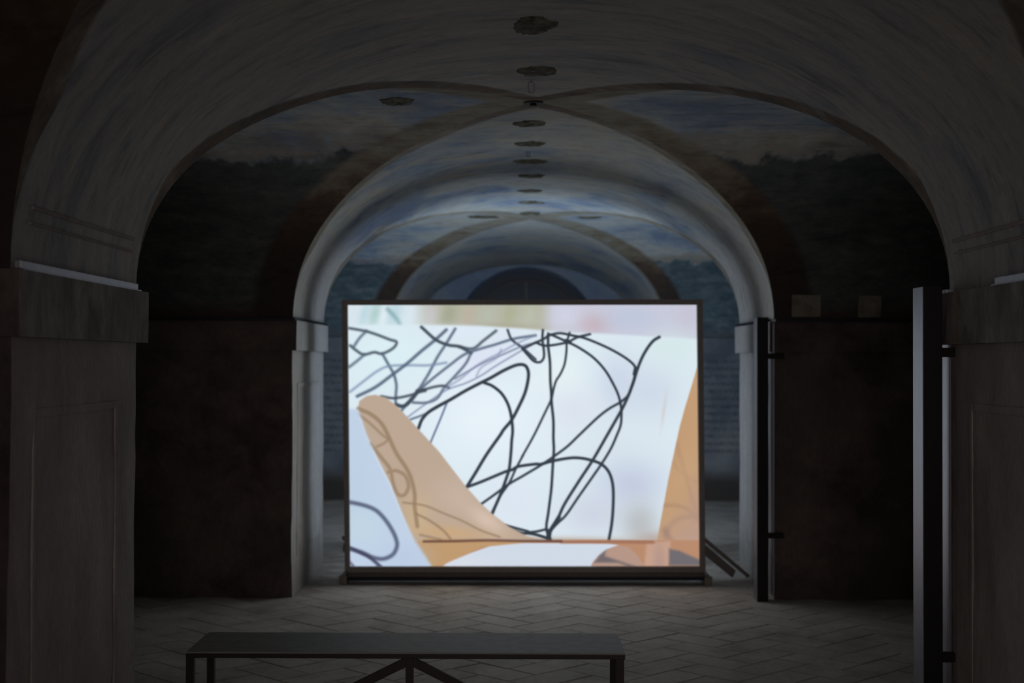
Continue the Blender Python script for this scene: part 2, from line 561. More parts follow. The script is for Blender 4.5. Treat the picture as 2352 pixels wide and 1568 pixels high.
# end wall with the dark half-round window
YE = 20.2
wall_end = empty('wall_end', (X0, YE, 0))
tag(wall_end, kind='structure')
RL, ZL = 1.03, 1.885
bm = bmesh.new()
n = 48
outer, inner_, deep = [], [], []
for k in range(n + 1):
    th = math.pi * k / n
    cx, cz = math.cos(th), math.sin(th)
    # ray from window centre to the vault outline
    lo, hi = RL, 3.0
    for _ in range(40):
        m = (lo + hi) / 2
        x_, z_ = m * cx, ZL + m * cz
        if abs(x_) < HW and z_ < prof(x_ / HW) + 0.01: lo = m
        else: hi = m
    outer.append(bm.verts.new((X0 + lo * cx, YE, ZL + lo * cz)))
    inner_.append(bm.verts.new((X0 + RL * cx, YE, ZL + RL * cz)))
    deep.append(bm.verts.new((X0 + RL * cx * 0.97, YE + 0.35, ZL + RL * cz * 0.97)))
for k in range(n):
    bm.faces.new((outer[k], outer[k + 1], inner_[k + 1], inner_[k]))
    bm.faces.new((inner_[k], inner_[k + 1], deep[k + 1], deep[k]))
b = [bm.verts.new((X0 - HW, YE, 0)), bm.verts.new((X0 + HW, YE, 0)), bm.verts.new((X0 + HW, YE, ZL)), bm.verts.new((X0 - HW, YE, ZL))]
bm.faces.new(b)
c_ = bm.verts.new((X0 - RL, YE + 0.35, ZL)); d_ = bm.verts.new((X0 + RL, YE + 0.35, ZL))
e_ = bm.verts.new((X0 - RL, YE, ZL)); f_ = bm.verts.new((X0 + RL, YE, ZL))
bm.faces.new((c_, d_, f_, e_))
link('wall_face', mesh_from_bm('wall_face', bm), M_end, wall_end)
win = empty('window_1', (X0, YE + 0.3, ZL))
tag(win, kind='structure')
bm = bmesh.new()
pts = [bm.verts.new((X0 + RL * math.cos(math.pi * k / n), YE + 0.33, ZL + RL * math.sin(math.pi * k / n))) for k in range(n + 1)]
bm.faces.new(pts)
link('window_pane', mesh_from_bm('window_pane', bm), M_glass, win)
def arch_ring(name, r0, r1, y0, y1, mat, parent, a0=0.0, a1=math.pi):
    bm = bmesh.new(); q = []
    for k in range(n + 1):
        th = a0 + (a1 - a0) * k / n
        q.append([bm.verts.new((X0 + r * math.cos(th), yy, ZL + r * math.sin(th))) for r, yy in ((r0, y0), (r1, y0), (r1, y1), (r0, y1))])
    for k in range(n):
        for j in range(4):
            bm.faces.new((q[k][j], q[k][(j + 1) % 4], q[k + 1][(j + 1) % 4], q[k + 1][j]))
    bm.faces.new(q[0]); bm.faces.new(q[-1][::-1])
    bmesh.ops.recalc_face_normals(bm, faces=bm.faces)
    return link(name, mesh_from_bm(name, bm), mat, parent)
arch_ring('window_frame', 0.83, 0.86, YE + 0.25, YE + 0.32, M_rail, win)
arch_ring('window_arch', 0.52, 0.545, YE + 0.25, YE + 0.32, M_frame, win)
box('mullion', (X0 - 0.02, YE + 0.25, ZL + 0.02), (X0 + 0.02, YE + 0.32, ZL + 0.84), M_frame, win)

# mortar repair patches along the crown
def patch(px, py, y=None, x=None, rx=0.09, ry=0.13):
    "thin lumpy disc of mortar on the vault"
    d = (CR - EYE) * F / (HZ - py) if y is None else y
    X = (px - VX) * d / F if x is None else x
    bm = bmesh.new()
    k0 = random.random() * 50
    n_ = 40
    rings = []
    def zc(xx, yy):
        s = (xx - X0) / HW
        zz = prof(s)
        for (b0, b1) in BAYS:
            if b0 < yy < b1:
                m_, a_ = (b0 + b1) / 2, (b1 - b0) / 2
                r_ = abs(yy - m_) / a_
                zz = prof(min(abs(s), r_)) if False else max(prof(s), prof(r_)) if False else (prof(s) if abs(s) < r_ else prof(r_))
        return zz + wob(xx, yy)
    for rr, hh in ((1.0, 0.006), (0.93, -0.006), (0.6, -0.010), (0.3, -0.004)):
        ring = []
        for i in range(n_):
            th = 2 * math.pi * i / n_
            f = 1 + 0.30 * noise.noise(Vector((math.cos(th) * 1.6 + k0, math.sin(th) * 1.6, k0))) + 0.22 * noise.noise(Vector((math.cos(th) * 5 + k0, math.sin(th) * 5, k0 * 2)))
            xx, yy = X + rx * rr * f * math.cos(th), d + ry * rr * f * math.sin(th)
            ring.append(bm.verts.new((xx, yy, zc(xx, yy) + hh + 0.003 * noise.noise(Vector((xx * 30, yy * 30, 0))))))
        rings.append(ring)
    for j in range(3):
        for i in range(n_):
            bm.faces.new((rings[j][i], rings[j][(i + 1) % n_], rings[j + 1][(i + 1) % n_], rings[j + 1][i]))
    bm.faces.new(rings[-1])
    bmesh.ops.recalc_face_normals(bm, faces=bm.faces)
    return link('mortar_patch', mesh_from_bm('mortar_patch', bm), M_patch, ceiling)
patch(1228, 57, rx=0.088, ry=0.15)
patch(1232, 161, rx=0.098, ry=0.11)
patch(1215, 283, rx=0.10, ry=0.10)
patch(1216, 328, rx=0.09, ry=0.10)
patch(1218, 369, rx=0.115, ry=0.10)
patch(1220, 401, rx=0.10, ry=0.12)
patch(1217, 437, rx=0.10, ry=0.11)
patch(1217, 463, rx=0.115, ry=0.10)
patch(1216, 489, rx=0.10, ry=0.16)
patch(0, 0, y=7.5, x=-0.65, rx=0.08, ry=0.13)
patch(0, 0, y=13.5, x=-0.36, rx=0.17, ry=0.14)
patch(0, 0, y=13.5, x=0.66, rx=0.11, ry=0.12)

# iron plate at the crossing of the near cross vault
yb = (BAYS[1][0] + BAYS[1][1]) / 2
bs = empty('ceiling_boss', (X0, yb, CR))
tag(bs, 'small rusty iron plate and eye at the crossing of the nearer vault', 'ceiling plate')
bm = bmesh.new()
bmesh.ops.create_cone(bm, cap_ends=True, segments=20, radius1=0.055, radius2=0.044, depth=0.010)
for v in bm.verts: v.co += Vector((X0 - 0.02, yb, CR - 0.004))
link('plate', mesh_from_bm('plate', bm), M_iron, bs)
bm = bmesh.new()
bmesh.ops.create_cone(bm, cap_ends=True, segments=14, radius1=0.022, radius2=0.012, depth=0.016)
for v in bm.verts: v.co += Vector((X0 - 0.02, yb, CR - 0.014))
link('eye', mesh_from_bm('eye', bm), M_iron, bs)

def hook(px, py, d, label, size=1.0):
    "wire loop hanging from the crown"
    c = P(px, py, d)
    r = empty('ceiling_hook', (c.x, c.y, CR))
    tag(r, label, 'hook', 'hooks along the crown of the vault')
    bm = bmesh.new()
    rx, rz, tr = 0.011 * size, 0.020 * size, 0.0028 * size
    nn = 20
    rings = []
    for i in range(nn):
        th = 2 * math.pi * i / nn
        p = Vector((c.x + rx * max(-1, min(1, 1.3 * math.cos(th))), c.y, c.z + rz * max(-1, min(1, 1.2 * math.sin(th)))))
        q = Vector((math.cos(th), 0, math.sin(th)))
        rings.append([bm.verts.new(p + q * tr * math.cos(u) + Vector((0, 1, 0)) * tr * math.sin(u)) for u in (0, 1.57, 3.14, 4.71)])
    for i in range(nn):
        for j in range(4):
            bm.faces.new((rings[i][j], rings[i][(j + 1) % 4], rings[(i + 1) % nn][(j + 1) % 4], rings[(i + 1) % nn][j]))
    link('loop', mesh_from_bm('loop', bm), M_alu if size > 1 else M_iron, r)
    bar('stem', (c.x, c.y, c.z + rz), (c.x, c.y, CR + 0.02), 0.003 * size, 0.003 * size, M_iron, r)
hook(1219, 199, 6.95, 'small wire loop hanging between the second dark patch and the crossing', 1.25)
hook(1212, 353, 9.3, 'tiny iron hook on the crown just before the projection arch', 0.8)

# bare plaster squares and tray on the dark cross wall at the right
for (px, py, w_, h_) in ((1850, 699, 0.19, 0.155), (1995, 700, 0.15, 0.155)):
    zc_ = EYE + (HZ - py) * 9.46 / F
    xx = (px - VX) * 9.46 / F
    bm = bmesh.new()
    # follow the foot of the vault curve above the wall
    n2 = 5
    R = []
    for j in range(n2 + 1):
        z = max(SPR + 0.002, zc_ - h_ / 2) + (h_ * 0.93) * j / n2
        s_in = (1 - ((z - SPR) / (CR - SPR)) ** 2.12) ** (1 / 2.12)
        yy = 7.525 + 1.935 * s_in
        R.append([(bm.verts.new((xx + sx * w_ / 2, yy - 0.014, z)), bm.verts.new((xx + sx * w_ / 2, yy + 0.03, z))) for sx in (-1, 1)])
    for j in range(n2):
        a, b = R[j], R[j + 1]
        bm.faces.new((a[0][0], a[1][0], b[1][0], b[0][0]))
        bm.faces.new((a[0][1], a[0][0], b[0][0], b[0][1]))
        bm.faces.new((a[1][0], a[1][1], b[1][1], b[1][0]))
    a, b = R[0], R[-1]
    bm.faces.new((a[0][0], a[0][1], a[1][1], a[1][0])); bm.faces.new((b[0][0], b[1][0], b[1][1], b[0][1]))
    bmesh.ops.recalc_face_normals(bm, faces=bm.faces)
    link('plaster_square', mesh_from_bm('plaster_square', bm), M_square, ceiling)

# ------------------------------------------------------------------ the projection
SD = 10.10
CRN = [(797, 701), (1601, 698.5), (1608, 1299), (805, 1302)]   # tl tr br bl in the photograph
def build_picture(nx=536, ny=400):
    H, W_ = ny + 1, nx + 1
    u = np.linspace(0, 1, W_)[None, :]
    v = np.linspace(0, 1, H)[:, None]
    (x0, y0), (x1, y1), (x2, y2), (x3, y3) = CRN
    PX = (1 - v) * ((1 - u) * x0 + u * x1) + v * ((1 - u) * x3 + u * x2)
    PY = (1 - v) * ((1 - u) * y0 + u * y1) + v * ((1 - u) * y3 + u * y2)
    img = np.zeros((H, W_, 3)) + np.array([205, 216, 224]) / 255
    def lerp(mask, c):
        nonlocal img
        m = np.clip(mask, 0, 1)[..., None]
        img = img * (1 - m) + (np.array(c) / 255) * m
    def sm(t, a, b):
        t = np.clip((t - a) / (b - a), 0, 1)
        return t * t * (3 - 2 * t)
    def blob(x, y, rx, ry, c, k=1.0, ang=0, within=None):
        ca_, sa_ = math.cos(ang), math.sin(ang)
        dx, dy = PX - x, PY - y
        q = ((dx * ca_ + dy * sa_) / rx) ** 2 + ((-dx * sa_ + dy * ca_) / ry) ** 2
        lerp(k * np.exp(-q) * (1 if within is None else within), c)
    def smooth_line(pts, n=10):
        pts = np.array(pts, float)
        if len(pts) < 3: return pts
        q = np.vstack([2 * pts[0] - pts[1], pts, 2 * pts[-1] - pts[-2]])
        out = []
        for i in range(1, len(q) - 2):
            p0, p1, p2, p3 = q[i - 1], q[i], q[i + 1], q[i + 2]
            for t in np.linspace(0, 1, n, endpoint=False):
                out.append(0.5 * (2 * p1 + (p2 - p0) * t + (2 * p0 - 5 * p1 + 4 * p2 - p3) * t * t + (3 * p1 - p0 - 3 * p2 + p3) * t ** 3))
        out.append(q[-2])
        return np.array(out)
    def dist(line, pad):
        D = np.full(PX.shape, 1e3)
        for (ax, ay), (bx, by) in zip(line[:-1], line[1:]):
            x_lo, x_hi = min(ax, bx) - pad, max(ax, bx) + pad
            y_lo, y_hi = min(ay, by) - pad, max(ay, by) + pad
            i0, i1 = int((x_lo - 795) / 815 * W_) - 8, int((x_hi - 795) / 815 * W_) + 8
            j0, j1 = int((y_lo - 698) / 604 * H) - 6, int((y_hi - 698) / 604 * H) + 6
            i0, j0 = max(0, i0), max(0, j0)
            if i1 <= i0 or j1 <= j0: continue
            X, Y = PX[j0:j1, i0:i1], PY[j0:j1, i0:i1]
            if X.size == 0: continue
            L2 = (bx - ax) ** 2 + (by - ay) ** 2 + 1e-9
            t = np.clip(((X - ax) * (bx - ax) + (Y - ay) * (by - ay)) / L2, 0, 1)
            d = np.hypot(X - ax - t * (bx - ax), Y - ay - t * (by - ay))
            D[j0:j1, i0:i1] = np.minimum(D[j0:j1, i0:i1], d)
        return D
    OR = {1: (780, 680, 4.9), 2: (1200, 680, 4.9), 3: (780, 1000, 4.611), 4: (1200, 1000, 4.611), 0: (0, 0, 1.0)}
    def conv(parts):
        out = []
        for k, pts in parts:
            ox, oy, s = OR[k]
            out += [(ox + x / s, oy + y / s) for x, y in pts]
        return out
    def stroke(parts, width, blur, c=(52, 60, 70), k=1.0, within=None):
        line = smooth_line(conv(parts))
        D = dist(line, width + blur + 4)
        lerp(k * (1 - sm(D, width / 2 - blur / 2, width / 2 + blur / 2)) * (1 if within is None else within), c)
    def poly(pts, blur, c, smooth=False, k=1.0):
        line = smooth_line(pts + [pts[0]], 6) if smooth else np.array(pts + [pts[0]], float)
        D = dist(line, blur + 3)
        ins = np.zeros(PX.shape, bool)
        for (ax, ay), (bx, by) in zip(line[:-1], line[1:]):
            if ay == by: continue
            cond = (ay > PY) != (by > PY)
            xi = ax + (PY - ay) * (bx - ax) / (by - ay)
            ins ^= cond & (PX < xi)
        sd = np.where(ins, -D, D)
        m_ = 1 - sm(sd, -blur / 2, blur / 2)
        lerp(k * m_, c)
        return m_
    # background strip at the top
    lerp(sm(PX, 930, 1010), [172, 172, 156])
    lerp(sm(PX, 1235, 1280), [190, 192, 208])
    for (x, w_, c) in ((860, 14, (150, 185, 180)), (835, 10, (170, 200, 210)), (905, 16, (165, 195, 205)), (940, 12, (205, 218, 226)), (880, 8, (215, 228, 234)),
                       (1030, 20, (150, 152, 130)), (1075, 16, (178, 165, 150)), (1120, 18, (172, 178, 165)), (1170, 16, (160, 165, 135)), (1215, 14, (175, 180, 160)), (990, 16, (188, 186, 190))):
        blob(x, 725, w_, 34, c, 0.75, 0.25)
    blob(1150, 752, 90, 10, (150, 142, 118), 0.6)
    blob(1365, 745, 38, 26, (186, 165, 172), 0.8)
    blob(1300, 722, 30, 22, (200, 202, 220), 0.7)
    blob(1450, 730, 60, 30, (178, 188, 210), 0.7)
    blob(1580, 725, 30, 40, (186, 182, 198), 0.6)
    stroke([(1, [(540, 150), (640, 260), (700, 370), (760, 450)])], 9, 12, (110, 150, 155), 0.8)
    # right: wrapping paper, brown
    brown = [(1590, 800), (1625, 800), (1625, 1310), (1480, 1310), (1500, 1230), (1530, 1100), (1560, 950)]
    # main sheet
    sheet = [(780, 747), (960, 746), (1100, 748), (1200, 754), (1290, 762), (1400, 766), (1500, 772), (1630, 779), (1630, 1260), (780, 1320)]
    poly(sheet, 9, (208, 221, 229))
    m_sheet = sm(PY, 745, 775)
    def sblob(*a): blob(*a)
    blob(900, 820, 110, 70, (207, 228, 233), 0.9)
    blob(1040, 760, 60, 12, (214, 222, 236), 0.8)
    blob(1110, 830, 90, 40, (208, 212, 232), 0.8, -0.5)
    blob(1120, 960, 150, 110, (221, 231, 238), 0.9)
    blob(1290, 860, 70, 70, (219, 231, 233), 0.8)
    blob(1420, 880, 50, 70, (190, 200, 218), 0.75)
    blob(1545, 800, 60, 40, (203, 221, 222), 0.8)
    blob(1500, 900, 60, 60, (190, 200, 216), 0.6)
    blob(1320, 940, 60, 50, (208, 211, 226), 0.6)
    blob(1420, 1040, 90, 60, (205, 216, 224), 0.7)
    blob(1450, 1110, 80, 55, (182, 190, 212), 0.8)
    blob(1360, 1180, 70, 50, (192, 195, 212), 0.7)
    blob(1180, 1150, 60, 60, (210, 216, 230), 0.6)
    blob(1470, 1200, 45, 50, (168, 170, 172), 0.75)
    blob(1500, 1235, 40, 18, (165, 145, 135), 0.6)
    blob(1300, 1240, 160, 9, (170, 150, 130), 0.7)
    blob(1525, 940, 4, 40, (195, 188, 186), 0.6, 0.15)
    # blurred scribbles on the left of the sheet
    SL = (78, 92, 112); SK = (62, 72, 84)
    B = [([(1, [(110, 365), (280, 395), (400, 430), (560, 490), (640, 520), (600, 590), (480, 650), (390, 635), (270, 660), (180, 610), (120, 560)])], 5, 7, SK, .85),
         ([(1, [(300, 395), (220, 480), (160, 570)])], 5, 8, SL, .8),
         ([(1, [(110, 800), (200, 730), (280, 660)])], 5, 8, SL, .8),
         ([(1, [(480, 650), (560, 790), (610, 880), (640, 1000), (635, 1120), (640, 1220), (720, 1240), (790, 1190), (880, 1070), (1000, 880), (1100, 690), (1190, 550), (1300, 370)])], 5, 7, SL, .85),
         ([(1, [(120, 1080), (260, 970), (420, 850), (560, 790), (800, 780), (1000, 780), (1200, 750)])], 4, 8, (120, 135, 165), .8),
         ([(1, [(200, 1130), (400, 1030), (590, 890), (760, 760), (920, 620), (1080, 490), (1200, 380)])], 6, 7, SL, .85),
         ([(1, [(920, 350), (1080, 490), (1220, 550), (1350, 570), (1480, 640)])], 6, 6, SK, .95),
         ([(1, [(1350, 570), (1500, 590), (1620, 500), (1760, 390)])], 5, 7, SK, .85),
         ([(1, [(1480, 640), (1420, 760), (1300, 900), (1180, 1030), (1100, 1150), (980, 1200), (830, 1200)])], 5, 6, SL, .8),
         ([(1, [(700, 1290), (820, 1140), (920, 1040), (1060, 920), (1250, 770), (1400, 660), (1560, 600), (1750, 545), (1960, 480), (2205, 440)])], 5, 6, SL, .8),
         ([(1, [(470, 1130), (620, 1150), (820, 1110), (1000, 1040), (1150, 1010), (1230, 1030)])], 5, 6, SK, .85),
         ([(1, [(640, 1225), (720, 1240), (800, 1180), (880, 1075)])], 7, 6, SK, .9),
         ([(1, [(880, 1070), (960, 1060)])], 8, 6, SK, .9),
         ([(1, [(1890, 380), (1940, 490), (2060, 580), (2150, 660), (2205, 710)])], 5, 4, SK, .9),
         ([(1, [(760, 1370), (950, 1230), (1200, 1060), (1420, 980), (1600, 890), (1750, 790), (2000, 640), (2205, 520)])], 3, 5, (110, 120, 150), .7),
         ([(1, [(800, 1390), (1000, 1310), (1300, 1130)])], 4, 5, SL, .8),
         ([(1, [(1300, 930), (1600, 760), (1830, 660), (2060, 560), (2205, 520)])], 3, 5, (95, 105, 130), .75),
         ([(1, [(1160, 1050), (1350, 940), (1560, 770), (1800, 640), (2000, 530), (2205, 440)])], 3, 6, (125, 135, 165), .7),
         ([(1, [(1540, 900), (1600, 800), (1760, 700), (1820, 600)])], 3, 6, (125, 135, 160), .6),
         ([(1, [(1210, 1200), (1130, 1400), (1060, 1568)]), (3, [(960, 90)])], 4, 4, (95, 110, 140), .85)]
    for a_, w_, b_, c, k in B: stroke(a_, w_ * 1.15, b_, c, min(1, k * 1.12))
    # sharp strokes
    K = (48, 56, 66)
    SH = [([(1, [(890, 1490), (930, 1390), (1000, 1310), (1100, 1245), (1250, 1165), (1400, 1075), (1560, 990), (1700, 920), (1850, 835), (1990, 775), (2080, 775), (2120, 830), (2125, 920), (2090, 1080), (2020, 1240), (1940, 1390), (1850, 1500)]), (3, [(1700, 0), (1560, 200), (1440, 400), (1350, 545)])], 6.5),
          ([(3, [(1350, 545), (1500, 490), (1750, 385), (1830, 360), (1900, 325), (2075, 300)]), (4, [(200, 300), (330, 265), (500, 235), (620, 235), (740, 260), (840, 300), (910, 370), (950, 470), (965, 600), (960, 800), (945, 950), (920, 1090)])], 6),
          ([(1, [(1630, 975), (1720, 1010), (1820, 1090), (1890, 1200), (1930, 1330), (1950, 1500)]), (3, [(1825, 60), (1818, 180), (1800, 350), (1770, 450), (1700, 640), (1610, 840)])], 6),
          ([(2, [(290, 420), (290, 560), (310, 740), (315, 950), (325, 1080), (330, 1200), (350, 1400)]), (4, [(330, 20), (335, 150), (325, 300), (310, 550), (280, 800), (258, 970), (290, 1090)])], 5.5),
          ([(2, [(530, 410), (500, 520), (495, 620), (475, 760), (430, 870), (380, 950), (350, 1050), (325, 1160), (260, 1300), (130, 1568)]), (4, [(0, 220)]), (3, [(1950, 200), (1870, 350), (1800, 500), (1700, 650), (1620, 840)])], 4.5),
          ([(2, [(320, 430), (500, 510), (640, 580), (800, 690), (930, 830), (1020, 980), (1080, 1110), (1110, 1240), (1115, 1340), (1105, 1450), (1060, 1568)]), (4, [(940, 130), (850, 280), (740, 440), (600, 640), (470, 830), (380, 920), (290, 1010)])], 5),
          ([(2, [(0, 590), (130, 530), (240, 480), (300, 440), (420, 415), (560, 440), (700, 470), (900, 550), (1060, 630), (1200, 720), (1270, 800), (1262, 900), (1230, 1010), (1190, 1110), (1100, 1190), (980, 1260), (850, 1360), (640, 1560)]), (4, [(480, 110), (340, 215), (200, 310), (0, 430)]), (3, [(1800, 510), (1650, 620), (1510, 720)])], 5),
          ([(2, [(1540, 455), (1470, 500), (1400, 590), (1340, 700), (1290, 830), (1250, 960), (1190, 1120), (1130, 1250), (1080, 1340), (950, 1568)]), (4, [(750, 250), (600, 480), (450, 720), (380, 870), (290, 1020)])], 6),
          ([(2, [(0, 590), (60, 660), (130, 730), (200, 740), (240, 690), (240, 600), (225, 480), (230, 380)])], 5),
          ([(2, [(150, 520), (250, 555), (400, 540), (520, 510), (620, 460), (760, 425)])], 5),
          ([(3, [(1710, 930), (1850, 970), (2000, 1010)]), (4, [(60, 1020), (160, 1010), (260, 985)])], 5),
          ([(3, [(1760, 950), (1850, 1000), (1940, 1030)]), (4, [(60, 1030), (150, 1045), (300, 1090)])], 6),
          ([(4, [(290, 1010), (280, 1080)])], 10), ([(4, [(390, 860), (300, 1000)])], 8),
          ([(2, [(1275, 810), (1262, 870)])], 8), ([(2, [(490, 500), (530, 515)])], 8)]
    for a_, w_ in SH: stroke(a_, w_ * 1.15, 3.5, K, 1.0)
    # brown sheet on the right
    edge = [(1602, 838), (1590, 880), (1573, 935), (1562, 975), (1548, 1040), (1535, 1100), (1524, 1160), (1514, 1215), (1509, 1242), (1500, 1320), (1640, 1320), (1640, 800)]
    me_ = poly(edge, 3, (184, 148, 112))
    blob(1590, 880, 20, 60, (190, 150, 118), 0.5, 0, me_)
    m = (PX > 1500)
    for a_, w_, b_, c, k in (([(4, [(1620, 60), (1700, 300), (1780, 600), (1860, 850)])], 7, 14, (158, 125, 100), .6),
                             ([(4, [(1500, 730), (1640, 735), (1760, 780), (1860, 900)])], 6, 14, (150, 120, 98), .6),
                             ([(4, [(1510, 1060), (1590, 920), (1700, 860), (1860, 850)])], 9, 18, (150, 122, 108), .6),
                             ([(4, [(1510, 990), (1560, 1080), (1640, 1170)])], 12, 18, (130, 105, 98), .6),
                             ([(4, [(1590, 270), (1700, 400), (1840, 480)])], 6, 14, (160, 128, 102), .5)):
        stroke(a_, w_, b_, c, k, me_)
    blob(1600, 1150, 22, 60, (172, 140, 128), 0.6, 0, me_)
    blob(1590, 1235, 60, 60, (176, 146, 134), 0.8, 0, me_)
    blob(1575, 1080, 30, 50, (190, 155, 122), 0.5, 0, me_)
    blob(1550, 1010, 14, 60, (178, 140, 108), 0.5, 0, me_)
    # bottom strip: second sheet, its curl and brown ends
    poly([(960, 1240), (1120, 1239), (1620, 1238), (1620, 1320), (960, 1320)], 3, (176, 132, 104))
    poly([(985, 1320), (1030, 1292), (1080, 1270), (1130, 1252), (1180, 1246), (1300, 1246), (1400, 1247), (1422, 1250), (1395, 1260), (1375, 1275), (1362, 1290), (1350, 1320)], 3, (198, 207, 220))
    blob(1060, 1290, 60, 14, (212, 214, 220), 0.5)
    curl = [(1350, 1320), (1362, 1290), (1376, 1274), (1395, 1259), (1422, 1250), (1445, 1255), (1462, 1270), (1478, 1292), (1486, 1320)]
    poly(curl, 4, (172, 142, 128))
    poly([(1366, 1290), (1378, 1273), (1392, 1262), (1390, 1275), (1480, 1305), (1486, 1312), (1420, 1290)], 9, (96, 92, 98), k=.85)
    poly([(1478, 1320), (1486, 1245), (1540, 1240), (1535, 1320)], 9, (188, 152, 132))
    blob(1515, 1285, 14, 40, (165, 138, 132), 0.7)
    poly([(1537, 1258), (1560, 1262), (1610, 1284), (1612, 1296), (1537, 1296)], 9, (98, 98, 106), k=.9)
    stroke([(0, [(1290, 1243), (1400, 1242), (1500, 1243)])], 8, 5, (150, 104, 84), .8)
    # beige cone of rolled paper
    cone = [(822, 940), (826, 921), (842, 910), (862, 907), (885, 913), (905, 927), (925, 946), (960, 984), (1010, 1038), (1070, 1116), (1105, 1155), (1135, 1182), (1170, 1208), (1210, 1229), (1260, 1241), (1200, 1243), (960, 1242), (1010, 1310), (985, 1320), (950, 1240), (925, 1180), (897, 1110), (866, 1050), (842, 1000)]
    mc_ = poly(cone, 5, (178, 158, 140))
    poly([(985, 1235), (960, 1243), (975, 1270), (1000, 1310), (1030, 1290), (1110, 1255), (1200, 1246), (1230, 1243)], 4, (182, 146, 106))
    blob(1050, 1135, 60, 50, (192, 172, 158), 0.6, 0, mc_)
    blob(1120, 1195, 50, 22, (212, 190, 176), 0.7, 0.6, mc_)
    blob(1030, 1222, 90, 16, (196, 160, 118), 0.75, 0.1, mc_)
    blob(960, 1180, 30, 45, (196, 170, 130), 0.6, 0, mc_)
    BR = (150, 130, 110)
    for a_, w_, k in (([(1, [(210, 1270), (350, 1330), (460, 1420), (530, 1530)]), (3, [(600, 180), (700, 330), (760, 450), (800, 620), (800, 750), (830, 960)])], 9, .75),
                      ([(1, [(210, 1330), (340, 1430), (480, 1560)]), (3, [(510, 40), (480, 80), (400, 120)])], 6, .65),
                      ([(3, [(330, 90), (450, 240), (540, 360), (570, 500), (620, 620), (690, 630), (735, 540), (700, 430), (610, 375), (520, 390)])], 8, .7),
                      ([(3, [(680, 710), (900, 740), (1100, 820), (1300, 900), (1500, 1000), (1700, 1070)])], 4, .8),
                      ([(3, [(820, 830), (960, 900), (1100, 1000), (1180, 1090)])], 5, .8),
                      ([(3, [(860, 1050), (1080, 1100)])], 5, .7)):
        stroke(a_, w_, 6, (138, 116, 92), k)
    stroke([(0, [(975, 1243), (1040, 1242), (1120, 1240), (1200, 1241), (1290, 1241)])], 5, 6, (85, 55, 50), .9)
    # pale sheet at the lower left
    left = [(780, 935), (823, 942), (842, 998), (866, 1052), (897, 1112), (925, 1180), (955, 1243), (1000, 1310), (1010, 1330), (780, 1330)]
    poly(left, 12, (183, 199, 219))
    blob(820, 1120, 30, 90, (176, 196, 214), 0.5)
    blob(830, 1210, 40, 40, (184, 205, 216), 0.7)
    blob(930, 1280, 50, 30, (172, 188, 214), 0.5)
    stroke([(3, [(90, 705), (200, 725), (310, 755), (400, 800), (480, 880), (550, 980), (600, 1080), (615, 1170), (570, 1260), (470, 1305), (360, 1290), (250, 1240), (90, 1190)])], 9, 8, (72, 80, 104), .85)
    stroke([(3, [(90, 1180), (250, 1250), (340, 1300), (450, 1395)])], 8, 6, (62, 62, 84), .85)
    stroke([(3, [(90, 1310), (170, 1400)])], 6, 6, (90, 90, 110), .8)
    img = np.clip(img, 0, 1)
    lin = np.where(img <= 0.04045, img / 12.92, ((img + 0.055) / 1.055) ** 2.4)
    return PX, PY, lin
PX, PY, LIN = build_picture()
screen = empty('projection_screen', (X0, SD, 0))
tag(screen, 'large black-framed projection screen standing in the arch, glowing with scribbled paper', 'screen')
Hh, Ww = PX.shape
vx = (PX - VX) * SD / F
vz = EYE + (HZ - PY) * SD / F
co = np.stack([vx, np.full_like(vx, SD), vz], -1).reshape(-1, 3)
idx = np.arange(Hh * Ww).reshape(Hh, Ww)
quads = np.stack([idx[:-1, :-1], idx[1:, :-1], idx[1:, 1:], idx[:-1, 1:]], -1).reshape(-1, 4)
me = bpy.data.meshes.new('screen_cloth')
me.vertices.add(len(co)); me.vertices.foreach_set('co', co.ravel())
me.loops.add(quads.size); me.loops.foreach_set('vertex_index', quads.ravel())
me.polygons.add(len(quads))
me.polygons.foreach_set('loop_start', np.arange(0, quads.size, 4))
me.update(calc_edges=True)
ca_ = me.color_attributes.new('picture', 'FLOAT_COLOR', 'POINT')
ca_.data.foreach_set('color', np.concatenate([LIN.reshape(-1, 3), np.ones((Hh * Ww, 1))], 1).ravel())
t = NT('projected_picture')
at = t.node('ShaderNodeAttribute', attribute_name='picture')
t.b.inputs['Base Color'].default_value = (0.03, 0.03, 0.03, 1)
t.ln(at.outputs['Color'], t.b.inputs['Emission Color'])
t.b.inputs['Emission Strength'].default_value = SCREEN_GAIN
t.b.inputs['Specular IOR Level'].default_value = 0.0
t.b.inputs['Roughness'].default_value = 0.9
link('screen_cloth', me, t.m, screen)

bm = bmesh.new()
bm.faces.new([bm.verts.new((p.x, SD + 0.012, p.z)) for p in (P(*CRN[0], SD), P(*CRN[1], SD), P(*CRN[2], SD), P(*CRN[3], SD))])
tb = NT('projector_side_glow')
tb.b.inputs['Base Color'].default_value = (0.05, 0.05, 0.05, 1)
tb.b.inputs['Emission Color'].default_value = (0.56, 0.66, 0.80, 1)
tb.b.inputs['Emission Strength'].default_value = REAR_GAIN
link('screen_cloth_back', mesh_from_bm('screen_cloth_back', bm), tb.m, screen)

